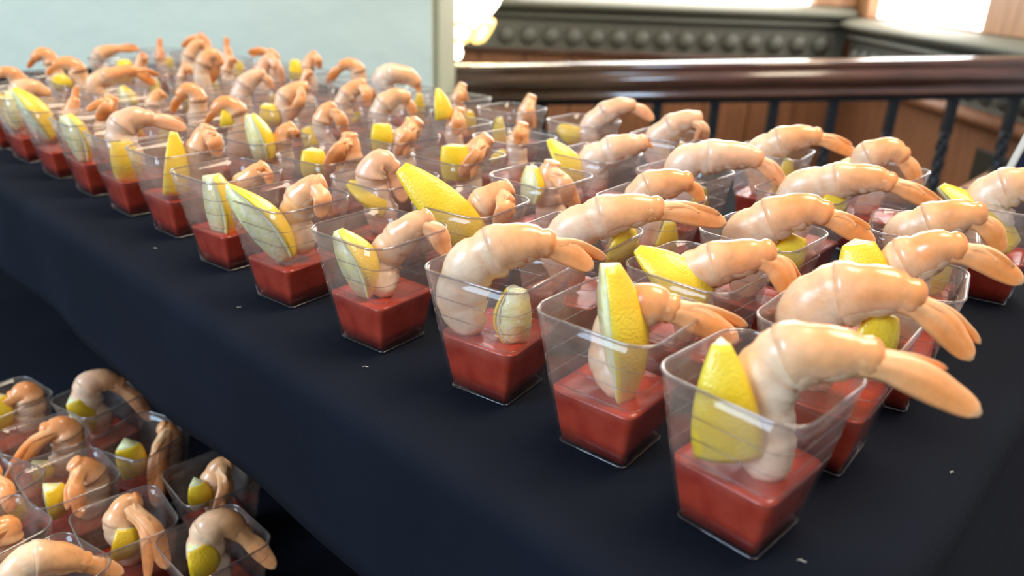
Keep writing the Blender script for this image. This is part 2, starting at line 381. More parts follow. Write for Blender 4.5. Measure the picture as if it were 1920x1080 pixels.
# upper cloth: top sheet, rounded edge and hanging skirt as one draped sheet
def draped(name, s0, s1, t0, t1, ztop, drops, hemwave, mt, rad=.012, ns=90, nt=40):
    # profile across t: skirt up, round corner, flat top, round corner, skirt down; the near (s0) side gets its own skirt
    vs = []; fs = []; uvs = []
    def side(c):    # list of (offset outward, z) from top edge to hem
        out = []
        for i in range(1, 6): a = math.pi / 2 * i / 5; out.append((rad * math.sin(a), -rad * (1 - math.cos(a))))
        for i in range(1, 9): out.append((rad + .002 * i / 8, -rad - (c - rad) * i / 8))
        return out
    dl = side(drops[0]); dr = side(drops[1]); dn = [(a_ + .85 * max(0, -b_ - rad), b_) for a_, b_ in side(drops[2])]
    S = [('n', i) for i in range(len(dn) - 1, -1, -1)] + [s0 + rad + (s1 - s0 - rad) * i / (ns - 1) for i in range(ns)]
    T = [('l', i) for i in range(len(dl) - 1, -1, -1)] + [t0 + rad + (t1 - t0 - 2 * rad) * i / (nt - 1) for i in range(nt)] + [('r', i) for i in range(len(dr))]
    for a in S:
        for b in T:
            s = a if not isinstance(a, tuple) else s0 + rad - dn[a[1]][0]
            z = ztop if not isinstance(a, tuple) else ztop + dn[a[1]][1]
            if isinstance(b, tuple):
                tt, dz = (t0 + rad - dl[b[1]][0], dl[b[1]][1]) if b[0] == 'l' else (t1 - rad + dr[b[1]][0], dr[b[1]][1])
                if isinstance(a, tuple):
                    # rounded corner column
                    zz = min(z - ztop, dz); u_ = dn[a[1]][0] / rad; v_ = (dl if b[0] == 'l' else dr)[b[1]][0] / rad
                    q = max(1, math.hypot(min(1, u_), min(1, v_)))
                    s = s0 + rad - u_ * rad / q; off = min(v_, 1.2) * rad / q
                    tt = t0 + rad - off if b[0] == 'l' else t1 - rad + off
                    z = ztop + zz
                else: z = ztop + dz
                w_ = max(0, (ztop - z - rad)) / max(.02, drops[0])
                tt += (-1 if b[0] == 'l' else 1) * hemwave * w_ * (math.sin(s * 17 + 1) + .5 * math.sin(s * 41))
            else: tt = b
            p = TP(s, tt, z); z2 = p.z - .0005 * abs(noise.noise(Vector((p.x * 22, p.y * 22, 0))))
            vs.append((p.x, p.y, z2)); uvs.append((s - (z - ztop) * .7, tt + (z - ztop)))
    k = len(T); n_ = len(S)
    for i in range(n_ - 1):
        for j in range(k - 1): a = i * k + j; fs.append((a, a + 1, a + k + 1, a + k))
    o = mk(name, vs, fs, mt, uv=uvs)
    sd = o.modifiers.new('thickness', 'SOLIDIFY'); sd.thickness = .0012; sd.offset = -1
    return o
o = draped('tablecloth', S0, S1, 0, T1, -.0005, (.088, .30, .30), .003, M_cloth)
tag(o, 'navy cloth over the raised table holding the long rows of cups', 'tablecloth')
t_ = empty('raised_table', TP(.7, .3, ZF)); tag(t_, 'raised table under the navy cloth, hidden by its drape', 'table')
def tb(name, s0, s1, t0, t1, z0, z1, mt):
    return addp(box(name, TP((s0 + s1) / 2, (t0 + t1) / 2, (z0 + z1) / 2), tbl_e1 * ((s1 - s0) / 2), tbl_e2 * ((t1 - t0) / 2), (0, 0, (z1 - z0) / 2), mt, None, .003), t_)
tb('table_top', S0 + .012, S1, .012, T1 - .012, -.030, -.0025, M_skirt)
for s in (S0 + .06, S1 - .06):
    for t in (.26, T1 - .06): tb('leg', s - .02, s + .02, t - .02, t + .02, ZF, -.030, M_iron)
# lower tier: cloth running under the overhang and up the riser behind
vs = []; fs = []; uvs = []
LT = [(-.62, ZF + .4), (-.62, ZLOW - .02), (-.612, ZLOW - .006), (-.60, ZLOW)] + [(-.60 + .8 * i / 20, ZLOW) for i in range(1, 21)] + [(.212, ZLOW + .006), (.218, ZLOW + .018), (.220, -.04)]
for i in range(60):
    s = -.35 + 1.75 * i / 59
    for t, z in LT:
        p = TP(s, t, z); vs.append((p.x, p.y, z - .0006 * abs(noise.noise(Vector((p.x * 18, p.y * 18, 3)))))); uvs.append((s, t + z))
k = len(LT)
for i in range(59):
    for j in range(k - 1): a = i * k + j; fs.append((a, a + 1, a + k + 1, a + k))
o = mk('lower_cloth', vs, fs, M_cloth, uv=uvs); sd = o.modifiers.new('thickness', 'SOLIDIFY'); sd.thickness = .0012; sd.offset = -1
tag(o, 'navy cloth on the lower tier under the small cluster of cups', 'tablecloth')
t_ = empty('lower_table', TP(.5, -.2, ZF)); tag(t_, 'low table carrying the cluster of cups at lower left, wholly draped', 'table')
tb('table_top', -.34, 1.39, -.60, .19, ZLOW - .035, ZLOW - .003, M_skirt)
for s in (-.28, 1.3):
    for t in (-.55, .05): tb('leg', s - .02, s + .02, t - .02, t + .02, ZF, ZLOW - .035, M_iron)

# ================================================================== cups
HC = .060; HB = .0159; HT = .0267; TW = .0009
def halfw(z): return HB + (HT - HB) * z / HC
def rsq(hw, rc, z, n=5):
    out = []
    for q in range(4):
        cx = (hw - rc) * (1 if q in (0, 3) else -1); cy = (hw - rc) * (1 if q in (0, 1) else -1)
        for i in range(n):
            a = q * math.pi / 2 + math.pi / 2 * i / (n - 1); out.append((cx + rc * math.cos(a), cy + rc * math.sin(a), z))
    return out
def rc(z): return .0022 + .0080 * (z / HC) ** 1.2
def cupmesh():
    rings = []
    rings.append(rsq(HB - .003, .001, 0.0))
    for z in (0.0005, .010, .020, .030, .040, .050, HC - .001): rings.append(rsq(halfw(z), rc(z), z))
    for z in (HC - .001, .050, .040, .030, .020, .010, .0016): rings.append(rsq(halfw(z) - TW, rc(z) - .0004, z))
    rings.append(rsq(HB - .003, .001, .0012))
    vs = [v for r_ in rings for v in r_]; k = 20; fs = []
    bridge(len(rings), k, fs, 0); fs.append(tuple(range(k))[::-1]); fs.append(tuple(range(len(vs) - k, len(vs))))
    return vs, fs
def tubering(z, out, r_, n=6):
    p = rsq(halfw(z) + out, rc(z), z, 6); k = len(p); vs = []; fs = []
    for i in range(k):
        a = Vector(p[i]); d = (Vector(p[(i + 1) % k]) - Vector(p[i - 1])).normalized(); nr = Vector((d.y, -d.x, 0))
        for j in range(n):
            t = 2 * math.pi * j / n; vs.append(a + nr * r_ * math.cos(t) + Vector((0, 0, r_ * math.sin(t))))
    for i in range(k):
        for j in range(n): fs.append((i * n + j, ((i + 1) % k) * n + j, ((i + 1) % k) * n + (j + 1) % n, i * n + (j + 1) % n))
    return vs, fs
def saucemesh(fill, seed):
    rings = []; k = 20; g = .0011
    rings.append([(x_, y_, .0014) for x_, y_, _ in rsq(HB - .0032, .001, 0)])
    zs_ = [.0017, .010, .018, fill - .001]
    for z in zs_: rings.append(rsq(halfw(z) - g, max(.0008, rc(z) - .0006), z))
    top = rsq(halfw(fill) - g, rc(fill), fill)
    r2 = []
    for i, (x_, y_, z) in enumerate(top): r2.append((x_, y_, fill + .0012 * noise.noise(Vector((x_ * 90, y_ * 90, seed)))))
    rings.append(r2)
    for f in (.85, .6, .3):
        rings.append([(x_ * f, y_ * f, fill - .001 + .0022 * noise.noise(Vector((x_ * f * 110, y_ * f * 110, seed + 5)))) for x_, y_, z in top])
    vs = [v for r_ in rings for v in r_]; fs = []
    bridge(len(rings), k, fs, 0); fs.append(tuple(range(k))[::-1]); fs.append(tuple(range(len(vs) - k, len(vs))))
    return vs, fs
def mesh_only(name, g, mt):
    me = bpy.data.meshes.new(name); me.from_pydata([tuple(v) for v in g[0]], [], g[1]); me.materials.append(mt)
    me.polygons.foreach_set('use_smooth', [True] * len(me.polygons)); me.update(); return me
ME_cup = mesh_only('dessert_cup', cupmesh(), M_cup)
ME_rim = mesh_only('rim', tubering(HC - .0006, -.0002, .00065), M_rim)
ME_base = mesh_only('foot_ring', tubering(.0005, -.0003, .0004), M_rim)
ME_ribs = [mesh_only('rib', tubering(z, -.0001, .00028, 5), M_rib) for z in (.030, .039, .048)]
FILLS = (.0235, .0255, .0275)
ME_sauce = [mesh_only('sauce', saucemesh(f, i * 3.7), M_sauce) for i, f in enumerate(FILLS)]

def inst(me, name, parent):
    o = bpy.data.objects.new(name, me); C.objects.link(o); o.parent = parent; return o
ORD = ['first', 'second', 'third', 'fourth', 'fifth', 'sixth', 'seventh', 'eighth', 'ninth', 'tenth', 'eleventh', 'twelfth', 'thirteenth', 'fourteenth', 'fifteenth']
ROWN = dict(A='front row', B='second row', C='third row', D='fourth row', E='back row')
HN = {}
class Cup: pass
cups = {}
def make_cup(key, x, y, yaw, zb_, fill, near):
    c_ = Cup(); c_.key = key; c_.P = Vector((x, y, zb_)); c_.a = yaw + math.pi / 4; c_.fill = FILLS[fill]
    o = inst(ME_cup, 'dessert_cup', None); o.location = (x, y, zb_ + .0003); o.rotation_euler = (0, 0, c_.a)
    inst(ME_rim, 'rim', o); inst(ME_base, 'foot_ring', o); inst(ME_sauce[fill], 'cocktail_sauce', o)
    for mm in ME_ribs: inst(mm, 'rib', o)
    if near: pass
    c_.o = o; cups[key] = c_
    return c_
def clampin(c_, P, r_, soft=0.0):
    z = P.z - c_.P.z
    if z > HC + .002: return P
    hw = max(.003, halfw(max(0, z)) - TW - r_)
    d = P - c_.P; ca, sa = math.cos(-c_.a), math.sin(-c_.a)
    lx, ly = d.x * ca - d.y * sa, d.x * sa + d.y * ca
    lx = max(-hw, min(hw, lx)); ly = max(-hw, min(hw, ly))
    ca, sa = math.cos(c_.a), math.sin(c_.a)
    return Vector((c_.P.x + lx * ca - ly * sa, c_.P.y + lx * sa + ly * ca, P.z))

# ------------------------------------------------------------------ shrimp
WHITE = (.90, .78, .62); PEACH = (.92, .55, .27); ORANGE = (.92, .25, .025); PINK = (.90, .56, .43); PALEO = (.92, .52, .24)
def frames(path, ref):
    out = []
    for i, p in enumerate(path):
        t = (path[min(i + 1, len(path) - 1)] - path[max(i - 1, 0)]).normalized()
        b_ = ref - t * ref.dot(t)
        b_ = b_.normalized() if b_.length > 1e-5 else Vector((1, 0, 0)); out.append((t, b_, t.cross(b_)))
    return out
def tube(name, path, rad, lat, ref, mt, parent, colf, dorsal, seed, k=14, rag=0.0, dome=1.0):
    fr_ = frames(path, ref); vs = []; fs = []; cols = []; n = len(path)
    for i, p in enumerate(path):
        t, b_, d_ = fr_[i]; u = i / (n - 1)
        for j in range(k):
            a = 2 * math.pi * j / k
            rr_ = rad[i]
            q = b_ * (math.cos(a) * lat) + d_ * math.sin(a)
            up_ = q.dot(dorsal[i])
            nz_ = noise.noise(Vector((p.x * 160 + math.cos(a) * 2 + seed, p.y * 160 + math.sin(a) * 2, p.z * 160)))
            rr_ *= 1 + .05 * nz_
            if rag and up_ < -.55: rr_ *= 1 + rag * (.5 + noise.noise(Vector((u * 42, seed, a * 2))))
            v = p + q * rr_
            vs.append(v - parent.location); cols.append(colf(u, up_, nz_))
    t, b_, d_ = fr_[-1]; base = len(vs) - k; pe = path[-1]
    for dl, rf in ((.22, .93), (.42, .78), (.56, .55), (.64, .25)):
        for j in range(k):
            a = 2 * math.pi * j / k; q = b_ * (math.cos(a) * lat) + d_ * math.sin(a)
            vs.append(pe + t * (dl * dome * rad[-1]) + q * (rad[-1] * rf) - parent.location); cols.append(cols[base + j])
    n += 4
    bridge(n, k, fs, 0); fs.append(tuple(range(k))[::-1]); fs.append(tuple(range((n - 1) * k, n * k)))
    return mk(name, vs, fs, mt, parent, cols=cols)
def make_shrimp(c_, pts, tips, r_=.0088, warm=.5, lod=1, auto=True, pink=0.0, gap=.9):
    nH = Vector((c_.P.x - O.x, c_.P.y - O.y, 0)).normalized()
    side = Vector((nH.y, -nH.x, 0))
    def up3(q):
        d = q[2] if len(q) > 2 else 0.0
        return onplane(q[0], q[1], c_.P, nH, d)
    W = [clampin(c_, up3(q), r_ * .85) for q in pts]
    if auto:
        f0 = W[0]; e = c_.P + (f0 - c_.P) * .5; e.z = c_.P.z + c_.fill - .002
        mid = (f0 + e) / 2; mid.z = (f0.z + e.z) / 2
        e = clampin(c_, e, r_ * .9)
        if f0.z - e.z > .022: W = [e, clampin(c_, mid + side * .002, r_ * .9)] + W
        elif f0.z - e.z > .008: W = [e] + W
    T = [up3(q) for q in tips]
    J = W[-1]
    td0 = (J - W[-2]).normalized(); fold = []
    for i_, t_v in enumerate(T):
        fo = max(0.0, -(t_v - J).normalized().dot(td0) + .25); fo = min(1.0, fo)
        fold.append(fo); T[i_] = t_v - nH * r_ * 1.1 * fo
    fcv = -nH * r_ * 1.15 * max(fold)
    root = empty('shrimp', W[0])
    N = 30 if lod else 18; kk = 14 if lod else 10
    path = catmull(W, N)
    # dorsal direction: outward from the curl
    chord = (W[0] + J + T[0]) / 3
    cen = sum(path, Vector()) / len(path)
    dors = []
    for p in path:
        v = (p - chord); v = v + Vector((0, 0, .012)); dors.append(v.normalized())
    seed = rnd.random() * 50
    rad = []
    for i in range(N):
        u = i / (N - 1)
        b_ = (.60 + .48 * sm(0, .22, u)) * (1 - .34 * sm(.64, 1, u))
        s = (u * 5.2) % 1.0
        b_ *= 1 + .070 * math.sin(math.pi * s) - .095 * math.exp(-((s - .0) / .09) ** 2) - .05 * math.exp(-((s - 1) / .06) ** 2)
        if i == 0: b_ *= .5
        if u > .9: b_ *= 1 - .22 * sm(.9, 1, u)
        rad.append(r_ * b_)
    flesh = mixc(mixc(WHITE, PEACH, .25 + .60 * warm), PINK, pink)
    def cf(u, upv, nz_):
        base = mixc(mixc(WHITE, flesh, .35 + .45 * warm), mixc(PEACH, ORANGE, .25 * warm), .75 * sm(.25, 1, u) * (.5 + .5 * warm))
        base = mixc(base, PINK, pink * .6)
        base = mixc(base, WHITE, .40 * sm(.2, -.6, upv)); base = mixc(base, PEACH, .30 * sm(.2, .9, upv))
        pt = noise.noise(Vector((u * 5 + seed, upv * 1.6, seed * .7)))
        base = mixc(base, mixc(PEACH, ORANGE, .45), max(0, pt) * .9 * (.45 + warm))
        base = mixc(base, mixc(PEACH, ORANGE, .6), max(0, nz_) * .6 * (.4 + warm))
        s = (u * 5.2) % 1.0
        return mixc(base, mixc(PEACH, ORANGE, .45), .35 * math.exp(-((s - .0) / .10) ** 2))
    tube('body', path, rad, .82, nH, M_flesh, root, cf, dors, seed, kk, rag=.24, dome=.3)
    # last shell ring left on before the tail
    i0 = int(N * .66); sp_ = path[i0:]; m_ = len(sp_)
    rad2 = [v_ / (1 - .22 * sm(.9, 1, i_ / (N - 1))) for i_, v_ in enumerate(rad)]
    sr = [rad2[i0 + i] * (1.035 - .01 * (i / (m_ - 1))) * (1 - .10 * sm(.80, 1.0, i / (m_ - 1))) + .0001 for i in range(m_)]
    shc = mixc(mixc(PEACH, ORANGE,   .20 + .42 * warm), PINK, pink * .8)
    def cf2(u, upv, nz_):
        q = mixc(shc, WHITE, .35 * sm(.0, -.7, upv)); q = mixc(q, ORANGE, .35 * warm * sm(.1, .9, upv) + .3 * warm * max(0, nz_))
        q = mixc(q, ORANGE, (.10 + .30 * warm) * max(0, noise.noise(Vector((u * 1.5, upv * 7, seed + 2)))) * 1.6)
        return mixc(mixc(q, flesh, .55 * (1 - sm(.0, .5, u))), ORANGE, .22 * sm(.85, 1, u))
    tube('shell_ring', sp_, sr, .84, nH, M_shell, root, cf2, dors[i0:], seed + 3, kk, dome=1 - .55 * max(fold))
    # tail fan
    tdir = (path[-1] - path[-3]).normalized()
    rj = rad2[-1]
    def fin(T_, wd, th, lift, tw, c0, c1, seed2, name='tail_fin'):
        L_ = (T_ - J).length; d = (T_ - J).normalized()
        Jn = J - tdir * rj * 1.0
        ctl = [Jn, J.lerp(T_, .35) + lift * L_ + fcv * .8, J.lerp(T_, .72) + lift * L_ * .8 + fcv * .35, T_]
        n = 20 if lod else 12; k2 = 16 if lod else 10
        pa = catmull(ctl, n); fr_ = frames(pa, nH); vs = []; fs = []; cols = []
        for i, p in enumerate(pa):
            t, b_, d_ = fr_[i]; u = i / (n - 1)
            w_ = wd * L_ * (.50 + .50 * sm(0, .5, u)) * (1 - .30 * sm(.55, .95, u)) * math.sqrt(max(.04, 1 - max(0, (u - .80) / .2) ** 2.2))
            h_ = th * L_ * (1.0 + .2 * math.sin(math.pi * min(1, u * 1.4))) * (1 - .80 * sm(.45, 1, u))
            w_ = w_ * sm(0, .35, u) + max(w_, rj * .95) * (1 - sm(0, .35, u)); h_ = min(max(h_, rj * .85 * (1 - u * 1.5)), rj * .85)
            if u == 0: w_ *= .7; h_ *= .7
            ca, sa = math.cos(tw), math.sin(tw)
            e1 = d_ * ca + b_ * sa; e2 = b_ * ca - d_ * sa
            for j in range(k2):
                a = 2 * math.pi * j / k2
                rib = 1 + .10 * math.cos(a * 5 + 1)
                vs.append(p + (e1 * math.cos(a) * w_ + e2 * math.sin(a) * h_) * rib - root.location)
                st = .5 + .5 * noise.noise(Vector((u * 1.2, a * 3.2, seed2)))
                c_c = mixc(c0, c1, sm(.10, .75, u) * .75 + st * .45); c_c = mixc(c_c, ORANGE, .30 * max(0, math.cos(a * 5 + seed2)) * sm(0, .3, u))
                c_c = mixc(c_c, (.93, .70, .42), .70 * sm(.93, 1.0, u) + .55 * abs(math.cos(a)) ** 10)
                cols.append(c_c)
        bridge(n, k2, fs, 0); fs.append(tuple(range(k2))[::-1]); fs.append(tuple(range((n - 1) * k2, n * k2)))
        return mk(name, vs, fs, M_fin, root, cols=cols)
    c0 = mixc(PALEO, PINK, pink); c1 = mixc(mixc(PALEO, ORANGE, .45 + .50 * warm), PINK, pink * .6)
    T0 = T[0]; T1_ = T[1] if len(T) > 1 else J.lerp(T0, .92) + Vector((0, 0, .0022))
    L0 = (T0 - J).length
    perp = nH.cross((T0 - J).normalized())
    if perp.z < 0: perp = -perp
    wid = min(.26, max(.15, .0062 / max(L0, .006)))
    fin(T0, wid * .9, .075, perp * .02, .2, c0, c1, seed)
    fin(T1_, wid * .52, .05, perp * .06, -.2, c0, c1, seed + 9)
    Tb = J.lerp(T0, .93) + nH * L0 * .16
    fin(Tb, wid * .62, .06, perp * .04, .5, c0, c1, seed + 13)
    fin(J.lerp((T0 + T1_) / 2, .62) + perp * L0 * .05 - nH * L0 * .05, wid * .5, .09, perp * .10, 0, c0, mixc(c0, c1, .5), seed + 17, 'telson')
    return root

# ------------------------------------------------------------------ lemon
def make_lemon(c_, a, b, Rr, phi, s0=.04, s1=.96, half=31, auto=False, tip=1.0):
    nH = Vector((c_.P.x - O.x, c_.P.y - O.y, 0)).normalized(); side = Vector((nH.y, -nH.x, 0))
    ph = R(phi); outw = side * math.cos(ph) - nH * math.sin(ph)
    if auto: A_, B_ = a, b
    else:
        A_ = onplane(a[0], a[1], c_.P, nH, a[2] if len(a) > 2 else 0); B_ = onplane(b[0], b[1], c_.P, nH, b[2] if len(b) > 2 else 0)
    if not auto and B_.z < c_.P.z + .012: B_.z = c_.P.z + .012
    A_ = clampin(c_, A_, Rr * .45); B_ = clampin(c_, B_, Rr * .5)
    axd = (B_ - A_); L_ = axd.length; axd.normalize()
    outw = (outw - axd * outw.dot(axd)).normalized(); lat = axd.cross(outw)
    root = empty('lemon_wedge', B_)
    n = 18; m_ = 9; ha = R(half); Rr *= .92
    def prof(s): return max(.02, math.sin(math.pi * min(1, max(0, s)))) ** .80
    def core(s): return A_ + (B_ - A_) * ((s - s0) / (s1 - s0)) - outw * Rr * .52 * prof(s) ** .5
    def layer(name, f0, f1, mt, ang):
        vs = []; fs = []; k = 2 * m_
        for i in range(n):
            s = s0 + (s1 - s0) * i / (n - 1); p = core(s); Rl = Rr * prof(s)
            for f, rng in ((f1, range(m_)), (f0, range(m_ - 1, -1, -1))):
                for j in rng:
                    t = -ang + 2 * ang * j / (m_ - 1)
                    rl = Rl * f
                    if mt is M_pulp and f == f1: rl *= 1
                    if f0 == 0 and f == f0: q = p + outw * Rl * .03 * math.cos(t) + lat * Rl * .03 * math.sin(t)
                    else: q = p + (outw * math.cos(t) + lat * math.sin(t)) * rl
                    if mt is M_pulp: q = q + lat * (.0006 * noise.noise(q * 420))
                    vs.append(q - root.location)
        bridge(n, k, fs, 0); fs.append(tuple(range(k))[::-1]); fs.append(tuple(range((n - 1) * k, n * k)))
        o = mk(name, vs, fs, mt, root)
        return o
    layer('pulp', 0, .84, M_pulp, ha * .995); layer('pith', .83, .935, M_pith, ha); layer('peel', .93, 1.0, M_peel, ha * 1.01)
    return root

# ================================================================== placement data (read off the photograph)
rows = dict(
 A=[(.0839,.2254,-.007),(.0433,.2740,.116),(-.0053,.3181,.203),(-.0669,.3650,.143),(-.1269,.4159,.159),(-.1804,.4686,.155),(-.2364,.5272,.10),(244,247),(173,221),(108,198),(50,177),(2,160)],
 B=[(1578,592),(1312,497),(1085,432),(883,376),(722,329),(612,288),(497,254),(408,226),(333,204),(268,184),(208,167),(150,152),(100,139)],
 C=[(1690,512),(1432,432),(1222,368),(1015,328),(860,289),(745,253),(628,224),(526,196),(445,172),(375,155),(310,140),(250,128)],
 D=[(1732,425),(1515,355),(1285,320),(1120,286),(965,256),(850,228),(742,205),(650,184),(565,167),(490,150),(420,136),(355,124)],
 E=[(1882,378),(1655,318),(1450,282),(1255,252),(1095,225),(960,202),(860,182),(765,165),(665,148),(580,133),(505,121),(430,110),(365,101),(300,93),(215,108)],
 L=[(185,742),(265,815),(398,890),(400,1012),(232,972),(128,893),(78,818),(10,745),(-18,992),(85,1072),(-25,905)])
YAW = {'B0': .10, 'B1': .05, 'C0': .25, 'D0': .3, 'E0': .2, 'E1': .05}
DI = -1
for rk, lst in rows.items():
    for i, q in enumerate(lst):
        key = rk + str(i)
        if len(q) == 3: x, y, yaw = q; zb_ = 0
        elif rk == 'L':
            P = onz(q[0], q[1], ZLOW + HC); x, y = P.x, P.y; zb_ = ZLOW; yaw = .18 + rnd.uniform(-.25, .25)
        else:
            P = onz(q[0], q[1], HC); x, y = P.x, P.y; zb_ = 0; yaw = YAW.get(key, .12 + rnd.uniform(-.08, .10))
        fl = {'A0': 1, 'A1': 1, 'A2': 2, 'A3': 1, 'A4': 0}.get(key, rnd.randrange(3))
        make_cup(key, x, y, yaw, zb_, fl, 0)

